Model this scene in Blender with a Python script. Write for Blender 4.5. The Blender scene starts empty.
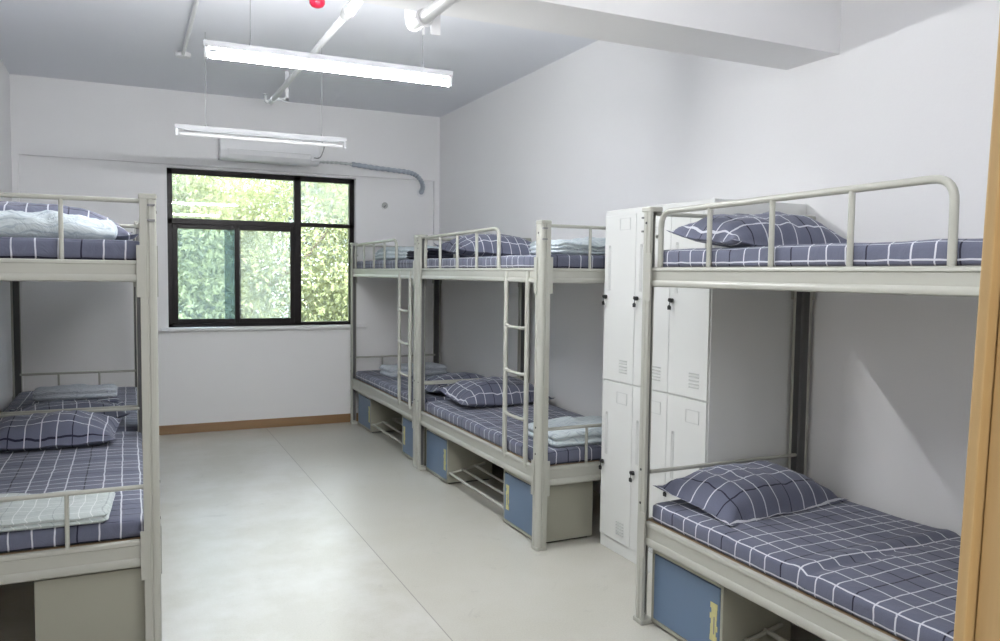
import bpy, bmesh, math, random
from mathutils import Vector, Matrix, noise, Euler

random.seed(7)
PI = math.pi
sc = bpy.context.scene
C = sc.collection

# ------------------------------------------------------------------ helpers
def link(o, parent=None):
    C.objects.link(o)
    if parent: o.parent = parent
    return o

def obj(name, bm, mat, parent=None, smooth=False, bevel=0, loc=None, auto=True):
    me = bpy.data.meshes.new(name)
    bmesh.ops.recalc_face_normals(bm, faces=bm.faces)
    bm.to_mesh(me); bm.free()
    me.materials.append(mat)
    if smooth:
        for p in me.polygons: p.use_smooth = True
        if auto and hasattr(me, 'set_sharp_from_angle'): me.set_sharp_from_angle(angle=math.radians(38))
    o = bpy.data.objects.new(name, me)
    link(o, parent)
    if loc: o.location = loc
    if bevel:
        b = o.modifiers.new('Bevel', 'BEVEL'); b.width = bevel; b.segments = 2; b.limit_method = 'ANGLE'
    return o

def tag(o, label, cat, group=None):
    o['label'] = label; o['category'] = cat
    if group: o['group'] = group
    return o

def thing(name, label, cat, loc=(0, 0, 0), rotz=0, group=None):
    o = bpy.data.objects.new(name, None); link(o)
    o.location = loc; o.rotation_euler = (0, 0, rotz); o.empty_display_size = .1
    return tag(o, label, cat, group)

def struct(name, bm, m, **k):
    o = obj(name, bm, m, **k); o['kind'] = 'structure'; return o

def dup(root, loc=None, rotz=None, label=None, group=None):
    r = root.copy(); C.objects.link(r)
    if loc is not None: r.location = loc
    if rotz is not None: r.rotation_euler = (0, 0, rotz)
    if label: r['label'] = label
    if group: r['group'] = group
    for ch in list(root.children):
        c = ch.copy(); C.objects.link(c); c.parent = r
        for g in list(ch.children):
            d = g.copy(); C.objects.link(d); d.parent = c
    return r

def B(): return bmesh.new()

def box(bm, x0, x1, y0, y1, z0, z1):
    v = [bm.verts.new(p) for p in ((x0,y0,z0),(x1,y0,z0),(x1,y1,z0),(x0,y1,z0),(x0,y0,z1),(x1,y0,z1),(x1,y1,z1),(x0,y1,z1))]
    for f in ((3,2,1,0),(4,5,6,7),(0,1,5,4),(1,2,6,5),(2,3,7,6),(3,0,4,7)): bm.faces.new([v[i] for i in f])
    return bm

def prism(bm, poly, axis, a0, a1):
    """poly: 2D points; axis the extrusion axis. x:(y,z) y:(x,z) z:(x,y)"""
    def P(p, a):
        return {'x': (a, p[0], p[1]), 'y': (p[0], a, p[1]), 'z': (p[0], p[1], a)}[axis]
    A = [bm.verts.new(P(p, a0)) for p in poly]; Z = [bm.verts.new(P(p, a1)) for p in poly]
    n = len(poly)
    for i in range(n): bm.faces.new((A[i], A[(i+1) % n], Z[(i+1) % n], Z[i]))
    bm.faces.new(A[::-1]); bm.faces.new(Z)
    return bm

def tube(bm, pts, r, n=10, caps=True):
    pts = [Vector(p) for p in pts]
    rs = r if isinstance(r, (list, tuple)) else [r]*len(pts)
    rings = []; up = None
    for i, p in enumerate(pts):
        if i == 0: t = pts[1]-p
        elif i == len(pts)-1: t = p-pts[i-1]
        else: t = (pts[i+1]-p).normalized()+(p-pts[i-1]).normalized()
        t.normalize()
        if up is None:
            up = Vector((0, 0, 1)) if abs(t.z) < .9 else Vector((1, 0, 0))
        up = (up - t*up.dot(t)).normalized(); s = t.cross(up)
        rings.append([bm.verts.new(p + (up*math.cos(2*PI*k/n) + s*math.sin(2*PI*k/n))*rs[i]) for k in range(n)])
    for a, b in zip(rings, rings[1:]):
        for k in range(n): bm.faces.new((a[k], a[(k+1) % n], b[(k+1) % n], b[k]))
    if caps: bm.faces.new(rings[0][::-1]); bm.faces.new(rings[-1])
    return bm

def rounded(pts, rad, n=6):
    pts = [Vector(p) for p in pts]; out = [pts[0]]
    for i in range(1, len(pts)-1):
        a = (pts[i-1]-pts[i]).normalized(); b = (pts[i+1]-pts[i]).normalized()
        p0 = pts[i]+a*rad; p1 = pts[i]+b*rad
        for k in range(n+1):
            t = k/n; out.append(p0*(1-t)**2 + pts[i]*2*t*(1-t) + p1*t*t)
    out.append(pts[-1]); return out

def lathe(bm, prof, c=(0,0,0), axis='z', n=20):
    rings = []
    for r, h in prof:
        ring = []
        for k in range(n):
            a = 2*PI*k/n; u, w = r*math.cos(a), r*math.sin(a)
            p = {'z': (u, w, h), 'x': (h, u, w), 'y': (u, h, w)}[axis]
            ring.append(bm.verts.new((c[0]+p[0], c[1]+p[1], c[2]+p[2])))
        rings.append(ring)
    for a, b in zip(rings, rings[1:]):
        for k in range(n): bm.faces.new((a[k], a[(k+1) % n], b[(k+1) % n], b[k]))
    bm.faces.new(rings[0][::-1]); bm.faces.new(rings[-1])
    return bm

# ------------------------------------------------------------------ materials
def new_mat(name):
    m = bpy.data.materials.new(name); m.use_nodes = True
    nt = m.node_tree; bs = nt.nodes['Principled BSDF']
    return m, nt, bs

def nd(nt, t, **k):
    n = nt.nodes.new(t)
    for a, b in k.items(): setattr(n, a, b)
    return n

def mth(nt, op, a, b=None, c=None):
    n = nt.nodes.new('ShaderNodeMath'); n.operation = op
    for i, v in enumerate((a, b, c)):
        if v is None: continue
        if isinstance(v, (int, float)): n.inputs[i].default_value = v
        else: nt.links.new(v, n.inputs[i])
    return n.outputs[0]

def mix(nt, f, a, b):
    n = nt.nodes.new('ShaderNodeMix'); n.data_type = 'RGBA'
    for i, v in ((0, f), (6, a), (7, b)):
        if isinstance(v, (int, float)): n.inputs[i].default_value = v
        elif isinstance(v, tuple): n.inputs[i].default_value = (*v, 1) if len(v) == 3 else v
        else: nt.links.new(v, n.inputs[i])
    return n.outputs[2]

def plain(name, col, rough=.5, metal=0, noise_amt=.04, scale=8, bump=0, bscale=60, spec=.5):
    m, nt, bs = new_mat(name)
    tc = nd(nt, 'ShaderNodeTexCoord')
    n = nd(nt, 'ShaderNodeTexNoise'); n.inputs['Scale'].default_value = scale; n.inputs['Detail'].default_value = 4
    nt.links.new(tc.outputs['Object'], n.inputs['Vector'])
    d = tuple(max(0, c*(1-noise_amt*2)) for c in col); l = tuple(min(1, c*(1+noise_amt)) for c in col)
    nt.links.new(mix(nt, n.outputs['Fac'], d, l), bs.inputs['Base Color'])
    bs.inputs['Roughness'].default_value = rough; bs.inputs['Metallic'].default_value = metal
    bs.inputs['Specular IOR Level'].default_value = spec
    if bump:
        n2 = nd(nt, 'ShaderNodeTexNoise'); n2.inputs['Scale'].default_value = bscale
        nt.links.new(tc.outputs['Object'], n2.inputs['Vector'])
        b = nd(nt, 'ShaderNodeBump'); b.inputs['Strength'].default_value = bump; b.inputs['Distance'].default_value = .01
        nt.links.new(n2.outputs['Fac'], b.inputs['Height']); nt.links.new(b.outputs['Normal'], bs.inputs['Normal'])
    return m

M = {}
M['wall'] = plain('wall_paint', (.86, .855, .86), .85, noise_amt=.012, scale=1.5, bump=.05, bscale=90, spec=.2)
M['ceiling'] = plain('ceiling_paint', (.83, .845, .89), .9, noise_amt=.012, scale=1.2, spec=.2)
M['frame'] = plain('cream_grey_powder_coat', (.44, .44, .395), .38, noise_amt=.02, scale=5)
M['locker'] = plain('white_locker_enamel', (.72, .73, .715), .35, noise_amt=.01, scale=3)
M['lockline'] = plain('locker_embossed_edge', (.62, .63, .62), .4)
M['lockrecess'] = plain('locker_recess', (.50, .51, .50), .5)
M['black'] = plain('black_plastic', (.012, .012, .013), .35)
M['steel'] = plain('key_steel', (.6, .6, .62), .3, metal=1)
M['blue'] = plain('blue_cabinet_door', (.13, .195, .30), .45, noise_amt=.03, scale=4)
M['cabinet'] = plain('cream_cabinet_sheet', (.345, .34, .28), .42, noise_amt=.02, scale=4)
M['tape'] = plain('yellow_tape', (.62, .58, .27), .6, noise_amt=.12, scale=40)
M['board'] = plain('bed_board_wood', (.30, .21, .12), .7, noise_amt=.15, scale=20)
M['alu'] = plain('dark_window_aluminium', (.017, .013, .014), .35, noise_amt=.1, scale=6, spec=.2)
M['white'] = plain('white_plastic', (.80, .80, .82), .4, noise_amt=.01)
M['whitepipe'] = plain('white_pipe', (.78, .79, .80), .45, noise_amt=.02)
M['greypipe'] = plain('grey_fitting', (.36, .36, .36), .5, noise_amt=.04)
M['red'] = plain('red_plastic', (.62, .02, .06), .35)
M['hose'] = plain('grey_hose_tape', (.42, .46, .52), .55, noise_amt=.15, scale=40)
M['hoselight'] = plain('pale_hose', (.58, .60, .60), .55, noise_amt=.1, scale=40)
M['cable'] = plain('grey_cable', (.22, .22, .23), .5)
M['chain'] = plain('thin_steel_wire', (.35, .35, .36), .5)
M['bark'] = plain('bark', (.13, .10, .07), .9, noise_amt=.3, scale=12)
M['ground'] = plain('outdoor_ground', (.16, .20, .07), .95, noise_amt=.3, scale=3)
M['concrete'] = plain('outside_concrete', (.5, .5, .48), .9)
M['channel'] = plain('dark_grey_channel_strip', (.13, .13, .13), .5)
M['tin'] = plain('dark_hole', (.06, .06, .06), .8)

# baseboard: copper-brown tile
m, nt, bs = new_mat('brown_copper_baseboard')
tc = nd(nt, 'ShaderNodeTexCoord'); n = nd(nt, 'ShaderNodeTexNoise'); n.inputs['Scale'].default_value = 1.3
mp = nd(nt, 'ShaderNodeMapping'); mp.inputs['Scale'].default_value = (1, 1, 14)
nt.links.new(tc.outputs['Object'], mp.inputs['Vector']); nt.links.new(mp.outputs[0], n.inputs['Vector'])
nt.links.new(mix(nt, n.outputs['Fac'], (.22, .125, .06), (.38, .235, .12)), bs.inputs['Base Color'])
bs.inputs['Roughness'].default_value = .28
M['base'] = m

# wood door frame
m, nt, bs = new_mat('tan_wood_veneer')
tc = nd(nt, 'ShaderNodeTexCoord'); n = nd(nt, 'ShaderNodeTexNoise'); n.inputs['Scale'].default_value = 6; n.inputs['Detail'].default_value = 6
mp = nd(nt, 'ShaderNodeMapping'); mp.inputs['Scale'].default_value = (14, 14, .7)
nt.links.new(tc.outputs['Object'], mp.inputs['Vector']); nt.links.new(mp.outputs[0], n.inputs['Vector'])
nt.links.new(mix(nt, n.outputs['Fac'], (.44, .29, .13), (.58, .41, .20)), bs.inputs['Base Color'])
bs.inputs['Roughness'].default_value = .45
M['wood'] = m

# vinyl floor
m, nt, bs = new_mat('beige_vinyl_floor')
tc = nd(nt, 'ShaderNodeTexCoord'); sx = nd(nt, 'ShaderNodeSeparateXYZ')
nt.links.new(tc.outputs['Object'], sx.inputs[0])
n = nd(nt, 'ShaderNodeTexNoise'); n.inputs['Scale'].default_value = 140; n.inputs['Detail'].default_value = 3
n2 = nd(nt, 'ShaderNodeTexNoise'); n2.inputs['Scale'].default_value = 2.2; n2.inputs['Detail'].default_value = 6; n2.inputs['Roughness'].default_value = .65
n3 = nd(nt, 'ShaderNodeTexNoise'); n3.inputs['Scale'].default_value = 5; n3.inputs['Detail'].default_value = 10; n3.inputs['Roughness'].default_value = .7; n3.inputs['Distortion'].default_value = .6
for q in (n, n2, n3): nt.links.new(tc.outputs['Object'], q.inputs['Vector'])
c1 = mix(nt, n.outputs['Fac'], (.46, .447, .39), (.61, .595, .53))
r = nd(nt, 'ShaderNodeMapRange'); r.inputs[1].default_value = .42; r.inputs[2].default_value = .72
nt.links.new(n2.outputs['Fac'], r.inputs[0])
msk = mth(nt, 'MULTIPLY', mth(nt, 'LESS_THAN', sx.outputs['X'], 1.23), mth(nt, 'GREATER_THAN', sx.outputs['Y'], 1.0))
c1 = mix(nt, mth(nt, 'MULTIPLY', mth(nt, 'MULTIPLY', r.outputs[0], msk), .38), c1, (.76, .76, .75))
c2 = mix(nt, mth(nt, 'MULTIPLY', r.outputs[0], .2), c1, (.70, .70, .69))  # pale smears, with floor glare painted into the colour
r3 = nd(nt, 'ShaderNodeMapRange'); r3.inputs[1].default_value = .60; r3.inputs[2].default_value = .68
nt.links.new(n3.outputs['Fac'], r3.inputs[0])
c3 = mix(nt, mth(nt, 'MULTIPLY', r3.outputs[0], .3), c2, (.36, .35, .32))
seam = mth(nt, 'LESS_THAN', mth(nt, 'ABSOLUTE', mth(nt, 'SUBTRACT', mth(nt, 'FRACT', mth(nt, 'DIVIDE', mth(nt, 'ADD', sx.outputs['X'], 2.77+1), 2.0)), .5)), .0014)
c4 = mix(nt, mth(nt, 'MULTIPLY', seam, .6), c3, (.16, .15, .13))
nt.links.new(c4, bs.inputs['Base Color'])
rr = nd(nt, 'ShaderNodeMapRange'); rr.inputs[3].default_value = .24; rr.inputs[4].default_value = .38
nt.links.new(n2.outputs['Fac'], rr.inputs[0]); nt.links.new(rr.outputs[0], bs.inputs['Roughness'])
bs.inputs['Specular IOR Level'].default_value = .5
M['floor'] = m

# plaid sheet fabric (UV in metres)
def plaid(name, base, white, black, cell=.078, bump=.35):
    m, nt, bs = new_mat(name)
    tc = nd(nt, 'ShaderNodeTexCoord')
    nz = nd(nt, 'ShaderNodeTexNoise'); nz.inputs['Scale'].default_value = 9; nz.inputs['Detail'].default_value = 2
    nt.links.new(tc.outputs['UV'], nz.inputs['Vector'])
    s = nd(nt, 'ShaderNodeSeparateXYZ'); nt.links.new(tc.outputs['UV'], s.inputs[0])
    wob = mth(nt, 'MULTIPLY', mth(nt, 'SUBTRACT', nz.outputs['Fac'], .5), .012)
    W = []; K = []
    for ax, off in (('X', .02), ('Y', .0)):
        t = mth(nt, 'DIVIDE', mth(nt, 'ADD', mth(nt, 'ADD', s.outputs[ax], wob), 8*cell+off), cell)
        d = mth(nt, 'ABSOLUTE', mth(nt, 'SUBTRACT', mth(nt, 'FRACT', mth(nt, 'ADD', t, .5)), .5))
        ln = mth(nt, 'LESS_THAN', d, .038)
        idx = mth(nt, 'MODULO', mth(nt, 'FLOOR', mth(nt, 'ADD', t, .5)), 4)
        bk = mth(nt, 'LESS_THAN', idx, .5)
        K.append(mth(nt, 'MULTIPLY', ln, bk)); W.append(mth(nt, 'MULTIPLY', ln, mth(nt, 'SUBTRACT', 1, bk)))
    fine = nd(nt, 'ShaderNodeTexNoise'); fine.inputs['Scale'].default_value = 300
    nt.links.new(tc.outputs['UV'], fine.inputs['Vector'])
    c0 = mix(nt, fine.outputs['Fac'], tuple(c*.85 for c in base), tuple(c*1.15 for c in base))
    c1 = mix(nt, mth(nt, 'MULTIPLY', mth(nt, 'MAXIMUM', K[0], K[1]), .92), c0, black)
    c2 = mix(nt, mth(nt, 'MULTIPLY', mth(nt, 'MAXIMUM', W[0], W[1]), .9), c1, white)
    nt.links.new(c2, bs.inputs['Base Color'])
    bs.inputs['Roughness'].default_value = .8; bs.inputs['Specular IOR Level'].default_value = .2
    bs.inputs['Sheen Weight'].default_value = .15
    w = nd(nt, 'ShaderNodeTexNoise'); w.inputs['Scale'].default_value = 11; w.inputs['Detail'].default_value = 5; w.inputs['Distortion'].default_value = .8
    nt.links.new(tc.outputs['UV'], w.inputs['Vector'])
    b = nd(nt, 'ShaderNodeBump'); b.inputs['Strength'].default_value = bump; b.inputs['Distance'].default_value = .02
    nt.links.new(w.outputs['Fac'], b.inputs['Height']); nt.links.new(b.outputs['Normal'], bs.inputs['Normal'])
    return m
M['plaid'] = plaid('navy_grey_plaid_cotton', (.135, .145, .205), (.66, .68, .74), (.012, .012, .03))
M['plaid_pale'] = plaid('pale_green_plaid_quilt', (.50, .55, .55), (.74, .77, .77), (.34, .39, .40), cell=.045, bump=.5)

def scroll(name, base, line, sc_=16):
    m, nt, bs = new_mat(name)
    tc = nd(nt, 'ShaderNodeTexCoord')
    w = nd(nt, 'ShaderNodeTexWave'); w.wave_type = 'RINGS'; w.inputs['Scale'].default_value = sc_*.6
    w.inputs['Distortion'].default_value = 9; w.inputs['Detail'].default_value = 1.5; w.inputs['Detail Scale'].default_value = 1.2
    nt.links.new(tc.outputs['UV'], w.inputs['Vector'])
    r = nd(nt, 'ShaderNodeMapRange'); r.inputs[1].default_value = .86; r.inputs[2].default_value = .97
    nt.links.new(w.outputs['Fac'], r.inputs[0])
    n = nd(nt, 'ShaderNodeTexNoise'); n.inputs['Scale'].default_value = 5
    nt.links.new(tc.outputs['UV'], n.inputs['Vector'])
    c0 = mix(nt, n.outputs['Fac'], tuple(c*.9 for c in base), tuple(min(1, c*1.08) for c in base))
    nt.links.new(mix(nt, mth(nt, 'MULTIPLY', r.outputs[0], .55), c0, line), bs.inputs['Base Color'])
    bs.inputs['Roughness'].default_value = .9; bs.inputs['Specular IOR Level'].default_value = .15
    w2 = nd(nt, 'ShaderNodeTexNoise'); w2.inputs['Scale'].default_value = 16; w2.inputs['Detail'].default_value = 5; w2.inputs['Distortion'].default_value = 1
    nt.links.new(tc.outputs['UV'], w2.inputs['Vector'])
    b = nd(nt, 'ShaderNodeBump'); b.inputs['Strength'].default_value = .7; b.inputs['Distance'].default_value = .02
    nt.links.new(w2.outputs['Fac'], b.inputs['Height']); nt.links.new(b.outputs['Normal'], bs.inputs['Normal'])
    return m
M['quilt'] = scroll('pale_blue_scroll_quilt', (.58, .64, .67), (.30, .38, .46))
M['quilt_grey'] = scroll('pale_grey_scroll_quilt', (.60, .64, .69), (.26, .31, .38), 24)
M['navy'] = plain('dark_navy_cloth', (.018, .02, .035), .85, noise_amt=.2, scale=20, bump=.5, bscale=20)

# window glass: thin pane, mirror reflection by Fresnel over plain transmission
def glass(name, tint, haze=0.0, refl=1.0):
    m = bpy.data.materials.new(name); m.use_nodes = True; nt = m.node_tree; nt.nodes.clear()
    o = nd(nt, 'ShaderNodeOutputMaterial'); tr = nd(nt, 'ShaderNodeBsdfTransparent'); tr.inputs[0].default_value = (*tint, 1)
    gl = nd(nt, 'ShaderNodeBsdfGlossy'); gl.inputs['Roughness'].default_value = 0.02
    fr = nd(nt, 'ShaderNodeFresnel'); fr.inputs['IOR'].default_value = 1.5
    mx = nd(nt, 'ShaderNodeMixShader')
    nt.links.new(mth(nt, 'MULTIPLY', fr.outputs[0], refl), mx.inputs[0]); 
    base = tr.outputs[0]
    if haze:
        df = nd(nt, 'ShaderNodeBsdfDiffuse'); df.inputs[0].default_value = (.62, .72, .74, 1)
        m2 = nd(nt, 'ShaderNodeMixShader'); m2.inputs[0].default_value = haze
        tl = nd(nt, 'ShaderNodeBsdfTranslucent'); tl.inputs[0].default_value = (.7, .8, .82, 1)
        m3 = nd(nt, 'ShaderNodeMixShader'); m3.inputs[0].default_value = .6
        nt.links.new(df.outputs[0], m3.inputs[1]); nt.links.new(tl.outputs[0], m3.inputs[2])
        nt.links.new(tr.outputs[0], m2.inputs[1]); nt.links.new(m3.outputs[0], m2.inputs[2]); base = m2.outputs[0]
    nt.links.new(base, mx.inputs[1]); nt.links.new(gl.outputs[0], mx.inputs[2]); nt.links.new(mx.outputs[0], o.inputs[0])
    return m
M['glass'] = glass('window_glass', (.95, .97, .96), .03)  # slight whitish veil paints in the bloom of an overexposed window
M['dusty_haze'] = glass('dusty_hazed_window_glass', (.95, .97, .98), .13)  # dust film plus overexposure bloom, both put into the pane's whiteness
M['screen'] = glass('insect_screen_mesh', (.72, .79, .83), .085, .3)
M['jamb_glass'] = glass('overlapping_sash_glass', (.56, .62, .65), .05, .6)

def emis(name, col, s):
    m = bpy.data.materials.new(name); m.use_nodes = True; nt = m.node_tree; nt.nodes.clear()
    o = nd(nt, 'ShaderNodeOutputMaterial'); e = nd(nt, 'ShaderNodeEmission'); e.inputs[0].default_value = (*col, 1); e.inputs[1].default_value = s
    nt.links.new(e.outputs[0], o.inputs[0]); return m
M['housing'] = plain('light_grey_lamp_housing', (.55, .56, .58), .5)
M['lit'] = emis('lit_tube', (.97, .985, 1.0), 330)
M['lit2'] = emis('lit_tube_door_side', (.97, .985, 1.0), 138)
M['unlit'] = plain('unlit_tube_glass', (.86, .86, .86), .2)

# leaves
def leafmat(name, a, b):
    m = bpy.data.materials.new(name); m.use_nodes = True; nt = m.node_tree; nt.nodes.clear()
    o = nd(nt, 'ShaderNodeOutputMaterial'); tc = nd(nt, 'ShaderNodeTexCoord')
    n = nd(nt, 'ShaderNodeTexNoise'); n.inputs['Scale'].default_value = 1.7; n.inputs['Detail'].default_value = 5
    nt.links.new(tc.outputs['Object'], n.inputs['Vector'])
    r = nd(nt, 'ShaderNodeMapRange'); r.inputs[1].default_value = .35; r.inputs[2].default_value = .65
    nt.links.new(n.outputs['Fac'], r.inputs[0]); c = mix(nt, r.outputs[0], a, b)
    d = nd(nt, 'ShaderNodeBsdfDiffuse'); t = nd(nt, 'ShaderNodeBsdfTranslucent'); mx = nd(nt, 'ShaderNodeMixShader'); mx.inputs[0].default_value = .45
    nt.links.new(c, d.inputs[0]); nt.links.new(c, t.inputs[0]); nt.links.new(d.outputs[0], mx.inputs[1]); nt.links.new(t.outputs[0], mx.inputs[2])
    nt.links.new(mx.outputs[0], o.inputs[0]); return m
M['leaf_yellow'] = leafmat('yellow_green_leaves', (.19, .215, .10), (.42, .44, .24))
M['leaf_green'] = leafmat('green_leaves', (.15, .185, .11), (.32, .36, .24))
M['leaf_grey'] = leafmat('grey_green_leaves', (.13, .155, .13), (.25, .28, .25))

# ------------------------------------------------------------------ room
XL, XR, YW, YF, ZC = -.89, 3.05, 8.09, .54, 3.225
struct('floor', box(B(), XL-.1, XR+.1, -2.2, YW+.1, -.06, 0), M['floor'])
struct('ceiling', box(B(), XL-.1, XR+.1, -2.2, YW+.2, ZC, ZC+.12), M['ceiling'])
struct('wall_left', box(B(), XL-.1, XL, YF-.2, YW+.2, 0, ZC), M['wall'])
struct('wall_right', box(B(), XR, XR+.1, YF-.2, YW+.2, 0, ZC), M['wall'])
struct('trim_ceiling_beam', box(B(), XL, XR, 2.764, 3.097, 2.612, ZC), M['wall'])
bm = B()   # far wall with window opening; upper band and right pier stand 4 cm proud
WX0, WX1, WZ0, WZ1 = .347, 2.145, 1.015, 2.522
box(bm, XL, WX0, YW, YW+.24, 0, ZC); box(bm, WX1, XR, YW, YW+.24, 0, ZC)
box(bm, WX0, WX1, YW, YW+.24, 0, WZ0); box(bm, WX0, WX1, YW, YW+.24, WZ1, ZC)
struct('wall_back', bm, M['wall'])
struct('trim_window_beam', box(B(), XL, XR, YW-.035, YW, 2.546, ZC), M['wall'])
struct('trim_corner_pier', box(B(), 2.992, XR, YW-.035, YW, 0, 2.546), M['wall'])
struct('trim_left_pier', box(B(), XL, -.842, YW-.035, YW, 0, 2.546), M['wall'])
struct('baseboard_back', box(B(), -.842, 2.992, YW-.014, YW, 0, .088), M['base'], bevel=.002)
# door wall and the lobby behind the camera
bm = B(); DX0, DX1 = -.42, .845
box(bm, XL, DX0-.04, YF-.24, YF, 0, ZC); box(bm, DX1+.03, XR, YF-.24, YF, 0, ZC); box(bm, DX0-.04, DX1+.03, YF-.24, YF, 2.14, ZC)
struct('wall_front', bm, M['wall'])
bm = B(); box(bm, XL-.1, XR+.1, -2.3, -2.2, 0, ZC); box(bm, XL-.1, XL, -2.2, YF-.2, 0, ZC); box(bm, XR, XR+.1, -2.2, YF-.2, 0, ZC)
struct('wall_lobby', bm, M['wall'])
# wooden door lining, leaning a hair as in the photograph
bm = B()
box(bm, -.02, .03, -.25, 0, -1.02, 1.12)
prism(bm, [(-.034, .002), (-.034, .014), (-.028, .018), (.09, .018), (.09, .0)], 'z', -1.02, 1.12)
dj = struct('door_1', bm, M['wood'], bevel=.002)
dj.location = (.847, YF+.003, 1.025); dj.rotation_euler = (0, math.radians(2.4), 0)
bm = B(); box(bm, DX0-.03, DX0+.01, YF-.25, YF, 0, 2.12); box(bm, DX0-.10, DX0+.01, YF, YF+.018, 0, 2.17)
box(bm, DX0-.10, DX1+.09, YF, YF+.018, 2.10, 2.19); box(bm, DX0, DX1, YF-.25, YF, 2.10, 2.14)
struct('trim_door_head', bm, M['wood'], bevel=.002)

# ------------------------------------------------------------------ window
FY0, FY1 = 8.155, 8.215
win = bpy.data.objects.new('window_1', None); link(win); win['kind'] = 'structure'
bm = B()
def bar(x0, x1, z0, z1, y0=FY0, y1=FY1): box(bm, x0, x1, y0, y1, z0, z1)
bar(WX0, WX0+.05, WZ0, WZ1); bar(WX1-.05, WX1, WZ0, WZ1)
bar(WX0, WX1, WZ1-.05, WZ1); bar(WX0, WX1, WZ0, WZ0+.035)
bar(1.532, 1.600, WZ0, WZ1); bar(WX0, 1.532, 2.000, 2.055); bar(1.600, WX1, 2.015, 2.055)
obj('window_frame', bm, M['alu'], win, bevel=.004)
def sash(x0, x1, z0, z1, y0, y1, w, name='sash'):
    global bm
    bm = B(); bar(x0, x0+w, z0, z1, y0, y1); bar(x1-w, x1, z0, z1, y0, y1)
    bar(x0+w, x1-w, z0, z0+w, y0, y1); bar(x0+w, x1-w, z1-w, z1, y0, y1)
    return obj(name, bm, M['alu'], win, bevel=.003)
s1 = sash(WX0+.05, 1.015, WZ0+.035, 2.000, FY0+.02, FY0+.045, .042)
s2 = sash(.955, 1.532, WZ0+.035, 2.000, FY0-.008, FY0+.018, .042)
def pane(x0, x1, z0, z1, y, mat, par, name='pane'):
    return obj(name, box(B(), x0, x1, y, y+.004, z0, z1), mat, par)
pane(WX0+.045, 1.535, 2.05, WZ1-.045, FY0+.03, M['glass'], win)
pane(1.598, WX1-.045, 2.05, WZ1-.045, FY0+.03, M['dusty_haze'], win)
pane(1.598, WX1-.045, WZ0+.03, 2.018, FY0+.03, M['glass'], win)
pane(WX0+.085, .98, WZ0+.07, 1.965, FY0+.03, M['screen'], s1)
pane(.862, .976, WZ0+.07, 1.965, FY0+.012, M['jamb_glass'], s1)
pane(.994, 1.493, WZ0+.075, 1.960, FY0+.004, M['dusty_haze'], s2)
obj('latch', box(B(), .972, .985, FY0-.02, FY0-.006, 1.47, 1.57), M['alu'], s2, bevel=.002)
struct('trim_window_sill', box(B(), .278, 2.252, YW-.055, YW+.07, .985, 1.014), M['wall'], bevel=.004)

# ------------------------------------------------------------------ bunk bed (local: front plane x=0, wall side x=W, near end y=0)
W, L = .97, 2.06
ZU0, ZU1, ZL0, ZL1, ZT = 1.512, 1.597, .362, .472, 1.86
PW = .062
def post_poly(sx, sy, cx, cy):
    """channel column with a rounded outer corner and an open inner side; (sx,sy) points to the outside corner"""
    a = PW; r = .024                    # local: outer corner at 0,0 growing inwards
    pts = []
    pts.append((a, 0))
    pts.append((a*.56, 0)); pts.append((a*.53, .004)); pts.append((a*.47, .004)); pts.append((a*.44, 0))
    for k in range(6):
        t = PI/2*k/5; pts.append((r - r*math.sin(t), r - r*math.cos(t)))
    pts.append((0, a*.56)); pts.append((.004, a*.62)); pts.append((.004, a*.68)); pts.append((0, a*.72)); pts.append((0, a))
    pts += [(.016, a), (.016, a-.004), (.009, a-.004), (.009, .018), (.018, .009), (a-.004, .009), (a-.004, .016), (a, .016)]
    return [(cx + (p[0] if sx < 0 else -p[0]), cy + (p[1] if sy < 0 else -p[1])) for p in pts]
def rail_poly(x0, s, z0, z1):
    """double-bulge rolled side rail; s=+1 faces -x"""
    h = z1-z0; P = [(.010, z1), (.002, z1-.004), (0, z1-.010), (0, z1-h*.17), (.005, z1-h*.20), (.005, z0+h*.34), (.001, z0+h*.30), (-.003, z0+h*.18),
                    (-.001, z0+h*.06), (.006, z0), (.028, z0), (.028, z0+h*.3), (.020, z0+h*.34), (.020, z1)]
    return [(x0 + s*p[0], p[1]) for p in P]

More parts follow.
